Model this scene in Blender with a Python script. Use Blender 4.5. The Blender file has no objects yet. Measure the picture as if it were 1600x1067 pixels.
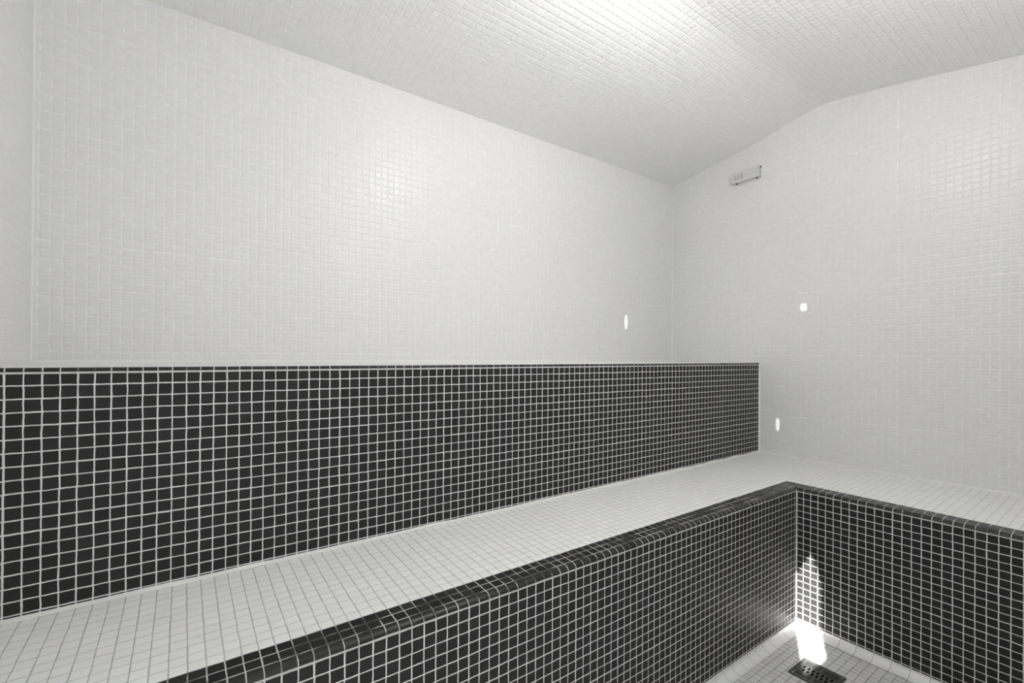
import bpy, bmesh, math, random
from mathutils import Vector, Matrix, noise

# ---------------------------------------------------------------- set-up
scene = bpy.context.scene
ZO = 1.042                      # eye height above the floor; room heights below are relative to the eye
random.seed(7)

# camera -----------------------------------------------------------------
F_PX, YAW, PITCH, ROLL, CY = 723.28, 0.61747, 0.00304, -0.00687, 553.63
right = Vector((math.cos(YAW), -math.sin(YAW), 0))
fwd = Vector((math.sin(YAW)*math.cos(PITCH), math.cos(YAW)*math.cos(PITCH), math.sin(PITCH)))
up = right.cross(fwd)
cx_ = right*math.cos(ROLL) - up*math.sin(ROLL)
cy_ = right*math.sin(ROLL) + up*math.cos(ROLL)
cam_data = bpy.data.cameras.new('camera')
cam = bpy.data.objects.new('camera', cam_data)
scene.collection.objects.link(cam)
m = Matrix.Identity(4)
for i in range(3):
    m[i][0] = cx_[i]; m[i][1] = cy_[i]; m[i][2] = -fwd[i]
m[0][3], m[1][3], m[2][3] = 0, 0, ZO
cam.matrix_world = m
cam_data.sensor_fit = 'HORIZONTAL'
cam_data.sensor_width = 36.0
cam_data.lens = 36.0*F_PX/1600.0
cam_data.shift_y = (CY-533.5)/1600.0
cam_data.clip_start = 0.01
scene.camera = cam

# colour management ------------------------------------------------------
vs = scene.view_settings
scene.display_settings.display_device = 'sRGB'
vs.view_transform = 'Standard'; vs.look = 'None'; vs.gamma = 1.0
vs.use_curve_mapping = False
vs.exposure = 0.06

# world: plain bright daylight outside the doorway ------------------------
w = bpy.data.worlds.new('daylight'); scene.world = w
w.use_nodes = True
bg = w.node_tree.nodes['Background']
bg.inputs[0].default_value = (0.97, 0.98, 1.0, 1)
bg.inputs[1].default_value = 4.0

# sun --------------------------------------------------------------------
SUN_ELEV = math.radians(40.5)
sdir = Vector((0.893, 0.450, 0)).normalized()*math.cos(SUN_ELEV) + Vector((0, 0, -math.sin(SUN_ELEV)))
sd = bpy.data.lights.new('sun', 'SUN'); sd.energy = 34.0; sd.angle = math.radians(0.4)
sd.color = (1.0, 0.985, 0.96)
sun = bpy.data.objects.new('sun', sd); scene.collection.objects.link(sun)
sun.rotation_mode = 'QUATERNION'
sun.rotation_quaternion = sdir.to_track_quat('-Z', 'Y')
sun.location = (-3, -3, 4)

LAMP_EMIT = 116.0
FILL_UPLIGHT_W = 10.5
G1, G2, G3 = (1.0194, 0.2468), (1.1374, -0.3397), (2.0427, 0.1959)

# ---------------------------------------------------------------- room numbers (metres, heights relative to the eye)
XL, XR = -0.335, 2.468
YF, YW = -0.12, 1.7644
YB = 1.2305                    # front face of the upper tier
YR, XE = 0.830, 1.956          # risers of the lower bench
ZLED = -0.0288
ZB, ZBF = -0.4945, -0.507      # bench top at the back / at the lip
ZRT = -0.5186                  # riser starts below the bullnose
ZC, ZFL = -1.022, -1.042       # top of the cove, floor
CEIL = [(YW, 1.0566), (1.52, 1.093), (1.35, 1.118), (1.225, 1.143), (1.07, 1.181), (0.98, 1.199), (0.935, 1.204),
        (0.89, 1.2), (0.72, 1.177), (0.55, 1.147), (0.39, 1.118), (0.297, 1.101), (YF-.02, 1.02)]

# ---------------------------------------------------------------- materials
def new_mat(name):
    mt = bpy.data.materials.new(name); mt.use_nodes = True
    return mt, mt.node_tree.nodes, mt.node_tree.links, mt.node_tree.nodes['Principled BSDF']

class NB:
    """small helper for math nodes"""
    def __init__(s, nodes, links): s.n, s.l = nodes, links
    def _in(s, sock, v):
        if isinstance(v, (int, float)): sock.default_value = v
        elif isinstance(v, tuple): sock.default_value = v
        else: s.l.new(v, sock)
    def m(s, op, a, b=0.0, c=0.0, clamp=False):
        n = s.n.new('ShaderNodeMath'); n.operation = op; n.use_clamp = clamp
        s._in(n.inputs[0], a); s._in(n.inputs[1], b); s._in(n.inputs[2], c)
        return n.outputs[0]
    def v(s, op, a, b=(0, 0, 0)):
        n = s.n.new('ShaderNodeVectorMath'); n.operation = op
        s._in(n.inputs[0], a); s._in(n.inputs[1], b)
        return n.outputs[0]
    def smooth(s, x, lo, hi, a=0.0, b=1.0):
        n = s.n.new('ShaderNodeMapRange'); n.interpolation_type = 'SMOOTHSTEP'
        s._in(n.inputs[0], x)
        s._in(n.inputs[1], lo); s._in(n.inputs[2], hi); s._in(n.inputs[3], a); s._in(n.inputs[4], b)
        return n.outputs[0]
    def mix(s, f, a, b):
        n = s.n.new('ShaderNodeMix'); n.data_type = 'RGBA'
        s._in(n.inputs[0], f); s._in(n.inputs[6], a); s._in(n.inputs[7], b)
        return n.outputs[2]
    def noise(s, vec, scale, detail=2.0, rough=.5):
        n = s.n.new('ShaderNodeTexNoise'); n.inputs['Scale'].default_value = scale
        n.inputs['Detail'].default_value = detail; n.inputs['Roughness'].default_value = rough
        s.l.new(vec, n.inputs['Vector']); return n
    def white(s, vec, seed=0.0):
        n = s.n.new('ShaderNodeTexWhiteNoise'); n.noise_dimensions = '3D'
        a = s.v('ADD', vec, (seed, seed*1.7, seed*.3)); s.l.new(a, n.inputs['Vector'])
        return n

def tile_mat(name, tile, grout, g=.10, rough=.3, grough=.8, tilt=.02, var=.05, wob=.03, bump=.6, edge=.10,
             stain=None, stain_amt=0.0, sheet=.04, uonly=False, bump_dist=.0012, missing=0.0, spec=.5, gstretch=1.0, gdir=None):
    """mosaic in UV space, one UV unit = one tile"""
    mt, N, L, P = new_mat(name); b = NB(N, L)
    uv = N.new('ShaderNodeUVMap').outputs[0]
    wn = b.noise(uv, .55, 2.0)
    w2 = b.noise(uv, 2.3, 1.0)
    off = b.v('SCALE', b.v('SUBTRACT', wn.outputs['Color'], (.5, .5, .5)), (0, 0, 0))
    off.node.inputs['Scale'].default_value = wob*3
    off2 = b.v('SCALE', b.v('SUBTRACT', w2.outputs['Color'], (.5, .5, .5)), (0, 0, 0))
    off2.node.inputs['Scale'].default_value = wob*1.6
    uvw = b.v('ADD', b.v('ADD', uv, off), off2)
    uvw = b.v('MULTIPLY', uvw, (1, 1, 0))
    cell = b.v('FLOOR', uvw)
    fr = b.v('SUBTRACT', uvw, cell)
    sx = N.new('ShaderNodeSeparateXYZ'); L.new(fr, sx.inputs[0])
    # each tile sits a little off its grid place and is a little larger or smaller
    r1 = b.white(cell, 3.1); r2 = b.white(cell, 9.7)
    rs = N.new('ShaderNodeSeparateXYZ'); L.new(r1.outputs['Color'], rs.inputs[0])
    def edge_d(f, r):
        c = b.m('ADD', f, b.m('MULTIPLY', b.m('SUBTRACT', r, .5), wob*.9))
        return b.m('SUBTRACT', .5, b.m('ABSOLUTE', b.m('SUBTRACT', c, .5)))
    dx = edge_d(sx.outputs[0], rs.outputs[0]); dy = edge_d(sx.outputs[1], rs.outputs[1])
    if sheet:
        # every twelfth joint, where the mosaic sheets meet, is a little wider
        sc = N.new('ShaderNodeSeparateXYZ'); L.new(uvw, sc.inputs[0])
        def sj(c, d):
            q = b.m('MULTIPLY', b.m('ABSOLUTE', b.m('SUBTRACT', b.m('FRACT', b.m('ADD', b.m('DIVIDE', c, 12.0), .5)), .5)), 12.0)
            return b.m('SUBTRACT', d, b.m('MULTIPLY', b.m('LESS_THAN', q, .4), sheet))
        dx = sj(sc.outputs[0], dx); dy = sj(sc.outputs[1], dy)
    if uonly: dmin = dx
    else:
        dmn = N.new('ShaderNodeMath'); dmn.operation = 'SMOOTH_MIN'
        if gdir: dy = b.m('ADD', dy, gdir)
        L.new(dx, dmn.inputs[0]); L.new(dy, dmn.inputs[1]); dmn.inputs[2].default_value = .05
        dmin = dmn.outputs[0]
    mask = b.smooth(dmin, g*.5-.012, g*.5+.012)
    height = b.smooth(dmin, g*.5-.03, g*.5+edge)
    # colours
    k = b.m('ADD', 1.0, b.m('MULTIPLY', b.m('SUBTRACT', r2.outputs['Value'], .5), var*2))
    tv = N.new('ShaderNodeVectorMath'); tv.operation = 'SCALE'; tv.inputs[0].default_value = tile
    L.new(k, tv.inputs['Scale'])
    gn = b.noise(uv, 1.3, 4.0)
    gcol = b.mix(b.smooth(gn.outputs[0], .3, .7), tuple(c*.93 for c in grout)+(1,), tuple(min(1, c*1.06) for c in grout)+(1,))
    if stain is not None:
        sn = b.noise(uv, .33, 3.0, .6)
        gcol = b.mix(b.m('MULTIPLY', b.smooth(sn.outputs[0], .5-.06+stain_amt*.0, .62), stain_amt), gcol, stain+(1,))
    col = b.mix(mask, gcol, tv.outputs[0])
    L.new(col, P.inputs['Base Color'])
    rr = b.m('ADD', rough, b.m('MULTIPLY', b.m('SUBTRACT', r2.outputs['Value'], .5), .08))
    mr = N.new('ShaderNodeMix'); mr.data_type = 'FLOAT'
    L.new(mask, mr.inputs[0]); mr.inputs[2].default_value = grough; L.new(rr, mr.inputs[3])
    L.new(mr.outputs[0], P.inputs['Roughness'])
    P.inputs['Specular IOR Level'].default_value = spec
    # relief: pillowed tile edges + each tile lying at its own small angle
    geo = N.new('ShaderNodeNewGeometry')
    tl = b.v('SCALE', b.v('SUBTRACT', r1.outputs['Color'], (.5, .5, .5)), (0, 0, 0)); tl.node.inputs['Scale'].default_value = tilt*2
    nrm = b.v('NORMALIZE', b.v('ADD', geo.outputs['Normal'], tl))
    bp = N.new('ShaderNodeBump'); bp.inputs['Strength'].default_value = bump; bp.inputs['Distance'].default_value = bump_dist
    mnz = b.noise(uv, 6.0, 2.0)
    hh = b.m('ADD', height, b.m('MULTIPLY', mnz.outputs[0], .06))
    L.new(hh, bp.inputs['Height']); L.new(nrm, bp.inputs['Normal'])
    L.new(bp.outputs[0], P.inputs['Normal'])
    return mt

def plain(name, col, rough=.6, metal=0.0, bump=0.0, nscale=60, var=.04, emit=None, emit_s=0.0, spec=.5):
    mt, N, L, P = new_mat(name); b = NB(N, L)
    tc = N.new('ShaderNodeTexCoord')
    n = b.noise(tc.outputs['Object'], nscale, 3.0)
    c = b.mix(n.outputs[0], tuple(max(0, x*(1-var)) for x in col)+(1,), tuple(min(1, x*(1+var)) for x in col)+(1,))
    L.new(c, P.inputs['Base Color'])
    P.inputs['Roughness'].default_value = rough; P.inputs['Metallic'].default_value = metal
    P.inputs['Specular IOR Level'].default_value = spec
    if bump:
        bp = N.new('ShaderNodeBump'); bp.inputs['Strength'].default_value = bump; bp.inputs['Distance'].default_value = .001
        L.new(n.outputs[0], bp.inputs['Height']); L.new(bp.outputs[0], P.inputs['Normal'])
    if emit:
        P.inputs['Emission Color'].default_value = emit+(1,); P.inputs['Emission Strength'].default_value = emit_s
    return mt

WT = (.765, .765, .757)
M_WALL = tile_mat('white_wall_mosaic', WT, (.81, .81, .802), g=.11, rough=.33, tilt=.012, var=.012, wob=.03, bump=.4, edge=.12)
M_CEIL = tile_mat('white_ceiling_mosaic', (.89, .89, .88), (.92, .92, .91), g=.11, rough=.36, tilt=.014, var=.012, wob=.03, bump=.8, edge=.12)
M_DARK = tile_mat('charcoal_mosaic', (.029, .029, .0292), (.66, .66, .652), g=.10, rough=.45, tilt=.01, var=.10, wob=.028, bump=.5, edge=.05, sheet=.012, spec=.08)
M_TRIM = tile_mat('charcoal_edge_mosaic', (.024, .024, .0242), (.50, .50, .49), g=.085, rough=.30, tilt=.004, var=.10, wob=.02, bump=.5, edge=.05,
                  stain=(.05, .05, .048), stain_amt=.9, sheet=0, spec=.2)
M_SEAT = tile_mat('white_seat_mosaic', (.82, .82, .803), (.44, .44, .425), g=.075, rough=.5, tilt=.006, var=.025, wob=.025, bump=.35, edge=.06, sheet=0, gdir=.012)
M_LEDGE = tile_mat('white_ledge_mosaic', (.74, .74, .73), (.62, .62, .61), g=.07, rough=.5, tilt=.006, var=.02, wob=.02, bump=.3, edge=.06, sheet=0)
M_FLOOR = tile_mat('white_floor_mosaic', (.64, .64, .632), (.24, .24, .235), g=.075, rough=.45, tilt=.012, var=.05, wob=.03, bump=.5, edge=.07, sheet=0)
M_COVE = tile_mat('white_cove_tile', (.78, .78, .77), (.30, .30, .29), g=.03, rough=.30, tilt=.006, var=.02, wob=.01, bump=.5, edge=.03, sheet=0, uonly=True)
M_CAULK = plain('white_sealant', (.78, .78, .76), .6, bump=.4, nscale=90)
M_GROUT = plain('light_grey_grout', (.54, .54, .53), .8, bump=.4, nscale=120)
M_IRON = plain('dark_cast_metal', (.05, .05, .051), .45, metal=.0, bump=.2, nscale=150)
M_SLOT_SHADE = plain('drain_shade_black', (.002, .002, .002), .9, spec=.05)
M_STEEL = plain('worn_steel', (.45, .45, .45), .3, metal=1.0)
M_BOX = plain('grey_plastic', (.63, .63, .62), .45)
M_BOXB = plain('pale_plastic', (.80, .80, .79), .4)
M_SEAL = plain('dark_rubber_seal', (.05, .05, .05), .6)
M_LABEL = plain('faded_label', (.40, .40, .36), .6)
M_LABEL2 = plain('label_paper', (.60, .60, .56), .6)
M_PAINT = plain('white_paint', (.75, .75, .74), .5)
M_OPAL = plain('opal_glass', (.9, .9, .9), .3, emit=(1.0, .99, .98), emit_s=LAMP_EMIT)

# ---------------------------------------------------------------- mesh helpers
col = scene.collection
def link(name, verts, faces, uvs, mat, parent=None, smooth=False, kind=None, bevel=0.0, mats=None, mat_idx=None):
    me = bpy.data.meshes.new(name)
    me.from_pydata([(v[0], v[1], v[2]+ZO) for v in verts], [], faces)
    me.materials.append(mat)
    if mats:
        for q in mats: me.materials.append(q)
    if uvs:
        lay = me.uv_layers.new(name='UVMap')
        i = 0
        for fi, f in enumerate(faces):
            for k in range(len(f)):
                lay.data[i].uv = uvs[fi][k]; i += 1
    if mat_idx:
        for p_, mi in zip(me.polygons, mat_idx): p_.material_index = mi
    for p_ in me.polygons: p_.use_smooth = smooth
    me.update()
    o = bpy.data.objects.new(name, me); col.objects.link(o)
    if parent: 
        o.parent = parent
        o.matrix_parent_inverse = Matrix.Translation(parent.location).inverted()
    if kind: o['kind'] = kind
    if bevel:
        bv = o.modifiers.new('bevel', 'BEVEL'); bv.width = bevel; bv.segments = 3; bv.limit_method = 'ANGLE'
    return o

def thing(name, loc, label, cat, group=None):
    o = bpy.data.objects.new(name, None); o.empty_display_size = .05
    o.location = (loc[0], loc[1], loc[2]+ZO); col.objects.link(o)
    o['label'] = label; o['category'] = cat
    if group: o['group'] = group
    return o

def slab(name, poly, nrm, th, uvf, mat, parent=None, kind=None):
    """front polygon (listed counter-clockwise seen from outside) pushed back by th against nrm"""
    n = len(poly); nrm = Vector(nrm).normalized()
    P = [Vector(p) for p in poly]
    V = P + [p-nrm*th for p in P]
    c = (P[1]-P[0]).cross(P[2]-P[0])
    ccw = c.dot(nrm) > 0
    f0 = list(range(n)) if ccw else list(range(n))[::-1]
    F = [f0, [i+n for i in f0][::-1]]
    for k in range(n):
        a, b_ = f0[k], f0[(k+1) % n]
        F.append([a, a+n, b_+n, b_])
    U = [[uvf(V[i]) for i in f] for f in F]
    return link(name, V, F, U, mat, parent, kind=kind)

def strip(name, path, x0, x1, axis, uvf, mat, parent=None, kind=None, smooth=True, close=True, nseg=1, jitter=None):
    """profile (list of (a, z)) swept along X (axis 0, a = Y) or Y (axis 1, a = X)"""
    V, F, U = [], [], []
    npf = len(path)
    for s in range(nseg+1):
        t = x0+(x1-x0)*s/nseg
        for k, (a, z) in enumerate(path):
            ja = jitter(t, k) if jitter else (0, 0)
            V.append((t, a+ja[0], z+ja[1]) if axis == 0 else (a+ja[0], t, z+ja[1]))
    acc = [0]
    for k in range(1, npf): acc.append(acc[-1]+math.hypot(path[k][0]-path[k-1][0], path[k][1]-path[k-1][1]))
    tot = acc[-1]+math.hypot(path[0][0]-path[-1][0], path[0][1]-path[-1][1])
    for s in range(nseg):
        for k in range(npf if close else npf-1):
            k2 = (k+1) % npf
            a, b_, c, d = s*npf+k, s*npf+k2, (s+1)*npf+k2, (s+1)*npf+k
            F.append([a, b_, c, d])
            ta, tb = x0+(x1-x0)*s/nseg, x0+(x1-x0)*(s+1)/nseg
            va, vb = acc[k], (acc[k2] if k2 else tot)
            U.append([uvf(ta, va), uvf(ta, vb), uvf(tb, vb), uvf(tb, va)])
    if close:
        F.append(list(range(npf))[::-1]); U.append([uvf(x0, acc[k]) for k in range(npf)][::-1])
        F.append([nseg*npf+k for k in range(npf)]); U.append([uvf(x1, acc[k]) for k in range(npf)])
    o = link(name, V, F, U, mat, parent, smooth=smooth, kind=kind)
    bm = bmesh.new(); bm.from_mesh(o.data); bmesh.ops.recalc_face_normals(bm, faces=bm.faces); bm.to_mesh(o.data); bm.free()
    if smooth:
        for e in o.data.edges: pass
        try:
            o.data.set_sharp_from_angle(angle=math.radians(50))
        except Exception: pass
    return o

def box(name, lo, hi, mat, parent=None, bevel=0.0, kind=None):
    x0, y0, z0 = lo; x1, y1, z1 = hi
    V = [(x0,y0,z0),(x1,y0,z0),(x1,y1,z0),(x0,y1,z0),(x0,y0,z1),(x1,y0,z1),(x1,y1,z1),(x0,y1,z1)]
    F = [(0,3,2,1),(4,5,6,7),(0,1,5,4),(1,2,6,5),(2,3,7,6),(3,0,4,7)]
    return link(name, V, F, None, mat, parent, bevel=bevel, kind=kind)

TH = .06
# ---------------------------------------------------------------- shell
slab('floor', [(XL-TH, YF-TH, ZFL), (XR+TH, YF-TH, ZFL), (XR+TH, YW+TH, ZFL), (XL-TH, YW+TH, ZFL)], (0, 0, 1), TH,
     lambda c: ((c[0]-1.918)/.0248, (c[1]-.803)/.0248), M_FLOOR, kind='structure')
slab('wall_back', [(XL-TH, YW, ZFL), (XR+TH, YW, ZFL), (XR+TH, YW, 1.30), (XL-TH, YW, 1.30)], (0, -1, 0), TH,
     lambda c: ((c[0]+.3223)/.0249, (c[2]-.0041)/.0252), M_WALL, kind='structure')
slab('wall_right', [(XR, YF-TH, ZFL), (XR, YW+TH, ZFL), (XR, YW+TH, 1.30), (XR, YF-TH, 1.30)], (-1, 0, 0), TH,
     lambda c: ((c[1]-.3535)/.0251, (c[2]-.0136)/.0254), M_WALL, kind='structure')
slab('wall_left', [(XL, YF-TH, ZFL), (XL, YW+TH, ZFL), (XL, YW+TH, 1.30), (XL, YF-TH, 1.30)], (1, 0, 0), TH,
     lambda c: ((c[1]-YW)/.025, c[2]/.025), M_WALL, kind='structure')

# front wall with narrow doorway gap; angled head and bar added to shape sunlight
DX0, DX1, DT, DB = .018, .240, 1.008, .475
def front_wall():
    nrm = (0, 1, 0)
    zt = 1.30
    polys = [[(XL-TH, ZFL), (DX0, ZFL), (DX0, DT), (DX0, zt), (XL-TH, zt)],
             [(DX0, DT), (.155, DT), (DX1, DT-.22), (DX1, zt), (DX0, zt)],
             [(DX1, ZFL), (XR+TH, ZFL), (XR+TH, zt), (DX1, zt), (DX1, DT-.22)],
             [(DX0, .02), (DX1, .02), (DX1, DB), (DX0, DB)]]
    V, F, U = [], [], []
    for pl in polys:
        n = len(pl); b0 = len(V)
        for (x, z) in pl: V.append((x, YF, z))
        for (x, z) in pl: V.append((x, YF-.03, z))
        F.append([b0+k for k in range(n)][::-1]); F.append([b0+n+k for k in range(n)])
        for k in range(n):
            a, c = b0+k, b0+(k+1) % n
            F.append([a, c, c+n, a+n])
    for f in F: U.append([(V[i][0]/.025, V[i][2]/.025) for i in f])
    o = link('wall_front', V, F, U, M_WALL, kind='structure')
front_wall()

# ceiling: shallow pitched vault, tiled along its slope
def ceiling():
    V, F, U = [], [], []
    acc = [0]
    pts = CEIL
    for k in range(1, len(pts)): acc.append(acc[-1]+math.hypot(pts[k][0]-pts[k-1][0], pts[k][1]-pts[k-1][1]))
    n = len(pts)
    for x in (XL-TH, XR+TH):
        for (y, z) in [(YW+TH, pts[0][1]-.01)] + list(pts): V.append((x, y, z))
    n += 1
    acc = [-TH]+acc
    for x in (XL-TH, XR+TH):
        for (y, z) in [(YW+TH, pts[0][1]-.01)] + list(pts): V.append((x, y, z+.07))
    uvf = lambda x, a: ((x-XL)/.0252, a/.0252+.1)
    for k in range(n-1):
        F.append([k, n+k, n+k+1, k+1]); U.append([uvf(XL-TH, acc[k]), uvf(XR+TH, acc[k]), uvf(XR+TH, acc[k+1]), uvf(XL-TH, acc[k+1])])
        F.append([2*n+k, 2*n+k+1, 3*n+k+1, 3*n+k]); U.append([(0, 0)]*4)
    F.append([k for k in range(n)]+[2*n+k for k in range(n)][::-1]); U.append([(0, 0)]*(2*n))
    F.append([n+k for k in range(n)][::-1]+[3*n+k for k in range(n)]); U.append([(0, 0)]*(2*n))
    F.append([0, 2*n, 3*n, n]); U.append([(0, 0)]*4)
    F.append([n-1, 2*n-1, 4*n-1, 3*n-1]); U.append([(0, 0)]*4)
    o = link('ceiling', V, F, U, M_CEIL, kind='structure', smooth=True)
    bm = bmesh.new(); bm.from_mesh(o.data); bmesh.ops.recalc_face_normals(bm, faces=bm.faces); bm.to_mesh(o.data); bm.free()
    o.data.set_sharp_from_angle(angle=math.radians(30))
ceiling()

# sealant lines in the corners (structure trim)
def jit(amp, seed):
    return lambda t, k: (amp*noise.noise((t*9+seed, k*.7, seed)), amp*noise.noise((t*11, k*.9, seed+5)))
def vcorner(name, x, y, sx, sy, z0, z1, r, mat, parent=None, kind=None):
    """small concave fillet standing in a vertical corner; sx, sy point into the room"""
    V, F = [], []; n = 5; ns = 40
    for s in range(ns+1):
        z = z0+(z1-z0)*s/ns
        rr = r*(1+.18*noise.noise((z*14, x, y)))
        V.append((x-sx*.004, y-sy*.004, z))
        for k in range(n+1):
            a = math.pi/2*k/n
            V.append((x+sx*(rr-rr*math.sin(a)), y+sy*(rr-rr*math.cos(a)), z))
    q = n+2
    for s in range(ns):
        for k in range(q):
            k2 = (k+1) % q
            F.append([s*q+k, s*q+k2, (s+1)*q+k2, (s+1)*q+k])
    F.append(list(range(q))); F.append([ns*q+k for k in range(q)])
    o = link(name, V, F, None, mat, parent, smooth=True, kind=kind)
    bm = bmesh.new(); bm.from_mesh(o.data); bmesh.ops.recalc_face_normals(bm, faces=bm.faces); bm.to_mesh(o.data); bm.free()
    o.data.set_sharp_from_angle(angle=math.radians(60))
    return o
vcorner('trim_1', XR, YW, -1, -1, ZLED, 1.06, .006, M_CAULK, kind='structure')
vcorner('trim_2', XL, YW, 1, -1, ZLED, 1.06, .0045, M_CAULK, kind='structure')
vcorner('trim_3', XR, YB, -1, -1, ZB, ZLED-.006, .007, M_CAULK, kind='structure')
nouv = lambda a, b: (0, 0)
strip('trim_4', [(YW+.004, ZLED-.004), (YW+.004, ZLED+.011), (YW-.0015, ZLED+.010), (YW-.005, ZLED+.004), (YW-.012, ZLED+.0008), (YW-.012, ZLED-.004)],
      XL, XR, 0, nouv, M_CAULK, kind='structure', nseg=80, jitter=jit(.0012, 2.0))

# ---------------------------------------------------------------- upper tier
up_b = thing('upper_bench', ((XL+XR)/2, (YB+YW)/2, ZFL), 'long upper tiled bench tier along the back wall, charcoal mosaic front and white ledge', 'bench')
slab('ledge', [(XL, YB+.004, ZLED), (XR, YB+.004, ZLED), (XR, YW, ZLED), (XL, YW, ZLED)], (0, 0, 1), .03,
     lambda c: ((c[0]+.2672)/.02489, (c[1]-YB)/.025), M_LEDGE, up_b)
ZG0 = -0.0372
slab('front_panel', [(XL, YB, ZB-.03), (XR, YB, ZB-.03), (XR, YB, ZG0-.002), (XL, YB, ZG0-.002)], (0, -1, 0), .03,
     lambda c: ((c[0]+.2672)/.02489, (c[2]-ZG0)/.02495), M_DARK, up_b)
R0 = .0045
prof = [(YB+.012, ZG0-.002), (YB, ZG0-.002), (YB, ZLED-R0)]
for k in range(1, 6):
    a = math.pi/2*k/5
    prof.append((YB+R0-R0*math.cos(a), ZLED-R0+R0*math.sin(a)))
prof += [(YB+.008, ZLED+.0001), (YB+.012, ZLED+.0001)]
strip('edge_trim', prof, XL, XR, 0, lambda t, v: ((t+.2672)/.02489, .5), M_TRIM, up_b)
strip('joint', [(YB+.004, ZG0-.0035), (YB-.0006, ZG0-.0035), (YB-.0011, ZG0-.0015), (YB-.0006, ZG0+.0006), (YB+.004, ZG0+.0006)],
      XL, XR, 0, nouv, M_GROUT, up_b, nseg=90, jitter=jit(.0006, 6.0))

# ---------------------------------------------------------------- lower L-shaped bench
lo_b = thing('lower_bench', (XE, YR, ZFL), 'low L-shaped tiled seat wrapping the corner, white top with charcoal rounded lip and riser', 'bench')
# inner edge of the white field
YI, XI = .8945, 2.021
LIPW = YI-YR
def ztop(y, back, front):      # gentle fall of the seat towards the lip
    return ZB-(ZB-ZBF)*(back-y)/(back-front)
YT0, XT0 = .847, 1.973         # flat top ends, bullnose starts
zl = lambda y: ztop(y, YB, YT0)
zr_ = lambda x: ztop(x, XR, XT0)
uvseat = lambda c: ((c[0]-.1845)/.02503, (c[1]-YI)/.0249)
slab('seat', [(XL, YI, zl(YI)), (XI, YI, zl(YI)), (XR, YB, ZB), (XL, YB, ZB)], (0, 0, 1), .03, uvseat, M_SEAT, lo_b)
slab('seat', [(XI, YI, zr_(XI)), (XI, YF, zr_(XI)), (XR, YF, ZB), (XR, YB, ZB)], (0, 0, 1), .03, uvseat, M_SEAT, lo_b)
# risers
slab('front_panel', [(XL, YR, ZFL), (XE+.0, YR, ZFL), (XE+.0, YR, ZRT), (XL, YR, ZRT)], (0, -1, 0), .03,
     lambda c: ((c[0]-.1845)/.02507, (c[2]-(ZRT-.0018))/.02465), M_DARK, lo_b)
slab('front_panel', [(XE, YR+.03, ZFL), (XE, YF, ZFL), (XE, YF, ZRT), (XE, YR+.03, ZRT)], (-1, 0, 0), .03,
     lambda c: ((c[1]-.8293)/.02498, (c[2]-(ZRT-.0018))/.02465), M_DARK, lo_b)
# rounded lip: two flat rows then a bullnose; mitred at the inner corner
def lip(axis, t0, tm_sign):
    """profile param list of (d, z): d = distance from riser plane into the bench"""
    pr = []
    dI = LIPW; dT = .017
    n = 7
    pr.append((dI, zl(YI), 0.0)); pr.append((dI-.0235, zl(YI-.0235), 1.0)); pr.append((dT, ZBF, 2.0))
    for k in range(1, n+1):
        a = math.pi/2*k/n
        pr.append((dT-dT*math.sin(a), ZRT+(ZBF-ZRT)*math.cos(a), 2.0+.97*k/n))
    return pr
def build_lip(axis):
    pr = lip(axis, 0, 0); V, F, U = [], [], []
    n = len(pr)
    N_ = 2
    for end in (0, 1):
        for (d, z, v) in pr:
            if axis == 0:
                x = XL if end == 0 else XE+d
                V.append((x, YR+d, z))
            else:
                y = YF if end == 0 else YR+d
                V.append((XE+d, y, z))
    # underside points
    for end in (0, 1):
        for (d, z) in ((0.0, ZRT-.002), (LIPW, ZRT-.002)):
            if axis == 0: V.append((XL if end == 0 else XE+d, YR+d, z))
            else: V.append((XE+d, YF if end == 0 else YR+d, z))
    def uvp(i, v):
        c = V[i]
        return ((c[0]-.1845)/.02507, -v) if axis == 0 else ((c[1]-.8293)/.02498, -v)
    for k in range(n-1):
        F.append([k, k+1, n+k+1, n+k]); U.append([uvp(k, pr[k][2]), uvp(k+1, pr[k+1][2]), uvp(n+k+1, pr[k+1][2]), uvp(n+k, pr[k][2])])
    a = 2*n
    F.append([n-1, a, a+2, 2*n-1]); U.append([(0.5, .5)]*4)
    F.append([a, a+1, a+3, a+2]); U.append([(0.5, .5)]*4)
    F.append([a+1, 0, n, a+3]); U.append([(0.5, .5)]*4)
    F.append(list(range(n))+[a, a+1]); U.append([(.5, .5)]*(n+2))
    F.append([n+k for k in range(n)][::-1]+[a+3, a+2]); U.append([(.5, .5)]*(n+2))
    o = link('edge_trim', V, F, U, M_TRIM, lo_b, smooth=True)
    bm = bmesh.new(); bm.from_mesh(o.data); bmesh.ops.recalc_face_normals(bm, faces=bm.faces); bm.to_mesh(o.data); bm.free()
    o.data.set_sharp_from_angle(angle=math.radians(40))
build_lip(0); build_lip(1)
# thick joint under the bullnose
def joint_profile(a, s):
    z = ZRT
    return [(a+s*.004, z-.0030), (a-s*.0001, z-.0030), (a-s*.0008, z-.0016), (a-s*.0006, z+.0003), (a+s*.004, z+.0003)]
strip('joint', joint_profile(YR, 1), XL, XE, 0, nouv, M_GROUT, lo_b, nseg=160, jitter=jit(.0012, 11.0))
strip('joint', joint_profile(XE, 1), YF, YR, 1, nouv, M_GROUT, lo_b, nseg=90, jitter=jit(.0012, 15.0))
vcorner('corner_joint', XE, YR, -1, -1, ZC-.004, ZRT-.001, .0045, M_GROUT, lo_b)
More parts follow.
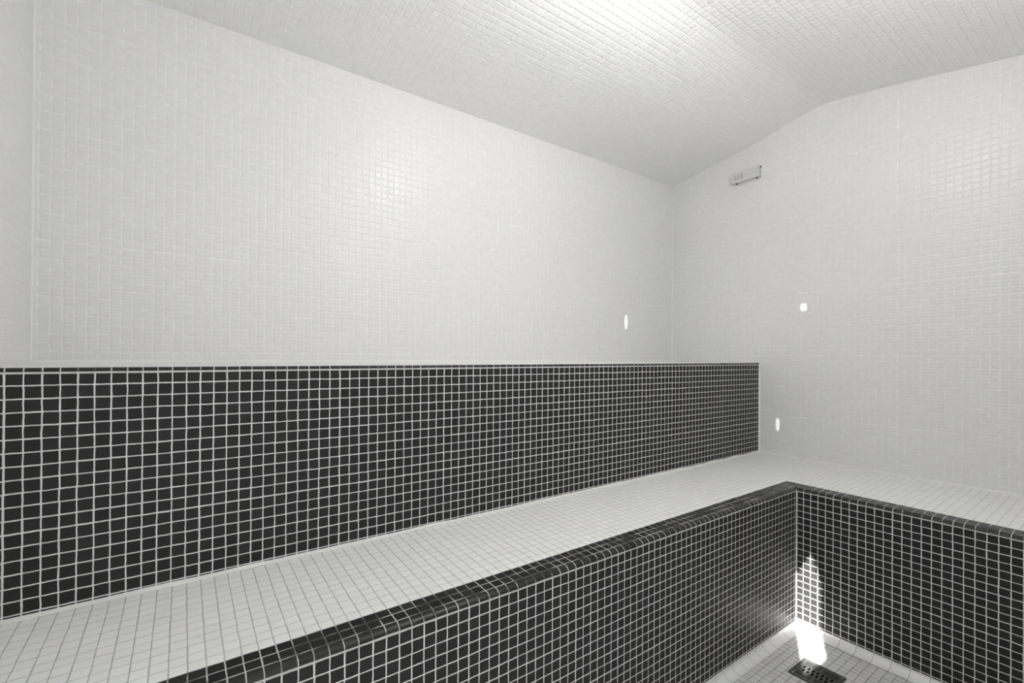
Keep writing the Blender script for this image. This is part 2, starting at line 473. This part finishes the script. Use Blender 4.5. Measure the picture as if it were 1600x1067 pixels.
# sealant where the seat meets the upper tier, and the end wall
def seal_prof(a, s, z, h, d):
    return [(a+s*.003, z-.003), (a+s*.003, z+h), (a-s*.0010, z+h), (a-s*d*.35, z+h*.3), (a-s*d, z+.0006), (a-s*d, z-.003)]
strip('sealant', seal_prof(YB, 1, ZB, .0045, .012), XL, XR, 0, nouv, M_CAULK, lo_b, nseg=160, jitter=jit(.0026, 21.0))
strip('sealant', seal_prof(XR, 1, ZB, .006, .009), YF, YB, 1, nouv, M_CAULK, lo_b, nseg=60, jitter=jit(.001, 25.0))

# ---------------------------------------------------------------- white cove skirting at the foot of the risers
def cove(name, axis):
    R1, H = .030 if axis == 0 else .036, ZC-ZFL
    pr = []
    n = 8
    for k in range(n+1):
        a = math.pi/2*k/n
        pr.append((R1-R1*math.sin(a)+.0, H-H*math.cos(a)))   # from floor edge to riser top
    # concave: start at riser top
    pts = [(R1-R1*math.cos(math.pi/2*k/n), 0) for k in range(n+1)]
    prof = []
    for k in range(n+1):
        a = math.pi/2*k/n
        prof.append((R1*(1-math.cos(a)), H*(1-math.sin(a))))   # d from riser, height: concave quarter
    V, F, U = [], [], []
    P2 = [(-.002, H+.003), (.004, H+.003)] + [(d+.004, h+.002) for d, h in prof[0:]] + [(-.002, -.001)]
    m_ = len(P2)
    for end in (0, 1):
        for (d, h) in P2:
            dd = max(d, 0)
            if axis == 0:
                x = XL if end == 0 else XE-dd
                V.append((x, YR-d, ZFL+h))
            else:
                y = YF if end == 0 else YR-dd
                V.append((XE-d, y, ZFL+h))
    def uvp(i):
        c = V[i]
        return ((c[0]-.1845)/.05014+.5*0, .5) if axis == 0 else ((c[1]-.8293)/.04996, .5)
    for k in range(m_):
        k2 = (k+1) % m_
        F.append([k, k2, m_+k2, m_+k]); U.append([uvp(k), uvp(k2), uvp(m_+k2), uvp(m_+k)])
    F.append(list(range(m_))); U.append([(.5, .5)]*m_)
    F.append([m_+k for k in range(m_)][::-1]); U.append([(.5, .5)]*m_)
    o = link(name, V, F, U, M_COVE, smooth=True, kind='structure')
    bm = bmesh.new(); bm.from_mesh(o.data); bmesh.ops.recalc_face_normals(bm, faces=bm.faces); bm.to_mesh(o.data); bm.free()
    o.data.set_sharp_from_angle(angle=math.radians(50))
cove('baseboard_back', 0); cove('baseboard_right', 1)

# ---------------------------------------------------------------- floor drain
def drain():
    x0, x1, y0, y1 = 1.643, 1.757, .596, .717
    t = thing('floor_drain', ((x0+x1)/2, (y0+y1)/2, ZFL), 'square dark metal floor drain with slotted grate set in white floor tiles', 'drain')
    W, H = x1-x0, y1-y0
    # slots as rectangles (u along X, v along Y)
    rects = []
    mrg = .012
    def R(a, b, c, d): rects.append((x0+a, x0+b, y0+c, y0+d))
    sw = .0042; pit = .0082
    for band in (0, 1):
        for k in range(3):
            off = mrg+k*pit if band == 0 else W-mrg-sw-k*pit
            R(off, off+sw, mrg, H/2-.003); R(off, off+sw, H/2+.003, H-mrg)
    lo, hi = mrg+3*pit+.002, W-mrg-3*pit-.002
    mid = (lo+hi)/2
    nk = 7
    for k in range(nk):
        c = mrg+.002+k*(H-2*mrg-.004)/nk
        R(lo, mid-.0025, c, c+.0072); R(mid+.0025, hi, c+.004, c+.0112)
    # plate built on the grid of all slot edges, slot cells left open
    xs = sorted({x0, x1}|{r[0] for r in rects}|{r[1] for r in rects}); ys = sorted({y0, y1}|{r[2] for r in rects}|{r[3] for r in rects})
    bm = bmesh.new(); vd = {}
    zt = ZFL+.0035+ZO
    def vert(i, j):
        if (i, j) not in vd: vd[(i, j)] = bm.verts.new((xs[i], ys[j], zt))
        return vd[(i, j)]
    for i in range(len(xs)-1):
        for j in range(len(ys)-1):
            cx, cy = (xs[i]+xs[i+1])/2, (ys[j]+ys[j+1])/2
            if any(r[0] < cx < r[1] and r[2] < cy < r[3] for r in rects): continue
            bm.faces.new([vert(i, j), vert(i+1, j), vert(i+1, j+1), vert(i, j+1)])
    g = bmesh.ops.extrude_face_region(bm, geom=bm.faces[:])
    bmesh.ops.translate(bm, verts=[v for v in g['geom'] if isinstance(v, bmesh.types.BMVert)], vec=(0, 0, -.0010))
    bmesh.ops.recalc_face_normals(bm, faces=bm.faces)
    me = bpy.data.meshes.new('grate'); bm.to_mesh(me); bm.free(); me.materials.append(M_IRON)
    o = bpy.data.objects.new('grate', me); col.objects.link(o); o.parent = t; o.matrix_parent_inverse = Matrix.Translation(t.location).inverted()
    box('slot_shade', (x0+.004, y0+.004, ZFL-.0005), (x1-.004, y1-.004, ZFL+.0022), M_SLOT_SHADE, t)  # black block under the grate paints the darkness inside the slots
    # raised rim
    for (a, b_) in (((x0-.003, y0-.003), (x1+.003, y0+.003)), ((x0-.003, y1-.003), (x1+.003, y1+.003)),
                    ((x0-.003, y0+.003), (x0+.003, y1-.003)), ((x1-.003, y0+.003), (x1+.003, y1-.003))):
        box('rim', (a[0], a[1], ZFL+.0002), (b_[0], b_[1], ZFL+.0052), M_IRON, t, bevel=.0015)
    for (sx, sy) in ((x0+.0075, y0+.0075), (x1-.0075, y1-.0075), (x0+.0075, y1-.0075), (x1-.0075, y0+.0075)):
        V = [(sx+.003*math.cos(a*math.pi/6), sy+.003*math.sin(a*math.pi/6), ZFL+.0033) for a in range(12)]
        V += [(sx+.0024*math.cos(a*math.pi/6), sy+.0024*math.sin(a*math.pi/6), ZFL+.0048) for a in range(12)]
        F = [[a, (a+1) % 12, 12+(a+1) % 12, 12+a] for a in range(12)] + [[12+a for a in range(12)], list(range(12))[::-1]]
        link('screw', V, F, None, M_STEEL, t)
drain()

# ---------------------------------------------------------------- sensor box on the end wall
def wall_box():
    y0, y1, z0, z1 = 1.222, 1.372, .946, 1.000
    t = thing('junction_box', (XR, (y0+y1)/2, z0), 'small grey plastic junction box with clipped lid high on the white tiled end wall', 'junction box')
    box('base', (XR-.012, y0, z0), (XR, y1, z1), M_BOXB, t, bevel=.002)
    box('shadow_gap_seal', (XR-.0145, y0+.0008, z0+.0008), (XR-.0115, y1-.0008, z1-.0008), M_SEAL, t)  # dark seal whose colour also draws the shadow gap under the lid
    box('lid', (XR-.031, y0-.0002, z0), (XR-.0142, y1+.0002, z1+.0004), M_BOX, t, bevel=.002)
    # faded label plate near the far end of the lid
    box('label_plate', (XR-.0318, y1-.064, z0+.017), (XR-.0306, y1-.017, z0+.037), M_LABEL, t)
    box('label_plate', (XR-.0323, y1-.058, z0+.022), (XR-.0312, y1-.023, z0+.033), M_LABEL2, t)
    for (yy, zz, hz) in ((y0+.019, z0, -1), (y1-.022, z0, -1), (y0+.019, z1, 1), (y1-.022, z1, 1)):
        za, zb = (zz-.0045, zz+.001) if hz < 0 else (zz-.001, zz+.0035)
        box('clip', (XR-.020, yy-.0028, za), (XR-.008, yy+.0028, zb), M_SEAL, t, bevel=.0008)
    box('hinge_pin', (XR-.018, y0-.0025, z1-.007), (XR-.011, y0+.001, z1+.001), M_SEAL, t)
wall_box()

# ---------------------------------------------------------------- ceiling light at the ridge (just above the frame)
def ceiling_light():
    c = (1.067, .63)
    t = thing('ceiling_light', (c[0], c[1], 1.165), 'round opal glass ceiling light on the ridge of the tiled vault', 'ceiling light')
    def lathe(name, prof, mat):
        V, F = [], []; n = 32
        for (r, z) in prof:
            for k in range(n): V.append((c[0]+r*math.cos(2*math.pi*k/n), c[1]+r*math.sin(2*math.pi*k/n), z))
        for j in range(len(prof)-1):
            for k in range(n):
                F.append([j*n+k, j*n+(k+1) % n, (j+1)*n+(k+1) % n, (j+1)*n+k])
        F.append(list(range(n))[::-1]); F.append([(len(prof)-1)*n+k for k in range(n)])
        o = link(name, V, F, None, mat, t, smooth=True)
        bm = bmesh.new(); bm.from_mesh(o.data); bmesh.ops.recalc_face_normals(bm, faces=bm.faces); bm.to_mesh(o.data); bm.free()
        return o
    lathe('base', [(.07, 1.163), (.07, 1.140), (.062, 1.135)], M_PAINT)
    lathe('shade', [(.055, 1.137)]+[(.065*math.cos(a), 1.125-.060*math.sin(a)) for a in [math.radians(x) for x in (0, 15, 30, 45, 60, 75, 86)]], M_OPAL)
ceiling_light()

# ---------------------------------------------------------------- unseen uplight bowl added on the front wall to brighten the ceiling
def add_fill_uplight():
    cx, cy, cz = 1.08, YF+.085, .60
    t = thing('fill_uplight', (cx, YF, cz-.09), 'unseen white half-bowl uplight added on the front wall as fill', 'fill light')
    V, F = [], []; n = 24; rows = 8
    outer = [(.085*math.sin(math.pi/2*k/rows)+.004, -.06*math.cos(math.pi/2*k/rows)) for k in range(rows+1)]
    inner = [(r_-.004, z_+.005) for r_, z_ in outer[::-1]]
    prof = outer+inner
    for (r_, z_) in prof:
        for k in range(n): V.append((cx+r_*math.cos(2*math.pi*k/n), cy+r_*.95*math.sin(2*math.pi*k/n), cz+z_))
    for j in range(len(prof)-1):
        for k in range(n): F.append([j*n+k, j*n+(k+1) % n, (j+1)*n+(k+1) % n, (j+1)*n+k])
    F.append(list(range(n))[::-1]); F.append([(len(prof)-1)*n+k for k in range(n)])
    o = link('shade', V, F, None, M_PAINT, t, smooth=True)
    bm = bmesh.new(); bm.from_mesh(o.data); bmesh.ops.recalc_face_normals(bm, faces=bm.faces); bm.to_mesh(o.data); bm.free()
    box('bracket', (cx-.03, YF, cz-.04), (cx+.03, YF+.02, cz+.01), M_PAINT, t, bevel=.003)
    ld = bpy.data.lights.new('fill_uplight_lamp', 'AREA'); ld.shape = 'DISK'; ld.size = .13
    ld.energy = FILL_UPLIGHT_W; ld.color = (1.0, .995, .99)
    lo = bpy.data.objects.new('fill_uplight_lamp', ld); col.objects.link(lo)
    lo.location = (cx, cy, cz+ZO+.002); lo.rotation_euler = (math.pi, 0, 0)
add_fill_uplight()

# ---------------------------------------------------------------- added spot lamps standing in for sun glints on the walls
def glint(src, dst, width, height, power):
    a, b_ = Vector(src), Vector(dst)
    d = (b_-a).length
    ld = bpy.data.lights.new('glint_spot', 'SPOT'); ld.energy = power; ld.shadow_soft_size = .001
    big = max(width, height)
    ld.spot_size = 2*math.atan(big/2/d); ld.spot_blend = .5
    o = bpy.data.objects.new('glint_spot', ld); col.objects.link(o)
    o.location = (a.x, a.y, a.z+ZO)
    q = (b_-a).to_track_quat('-Z', 'Y'); o.rotation_mode = 'QUATERNION'; o.rotation_quaternion = q
    o.scale = (width/big, height/big, 1)
glint((.14, -.09, .10), (XR, G1[0], G1[1]), .036, .046, 200)
glint((.14, -.09, .10), (XR, G2[0], G2[1]), .022, .080, 200)
glint((.14, -.09, .10), (G3[0], YW, G3[1]), .022, .100, 260)
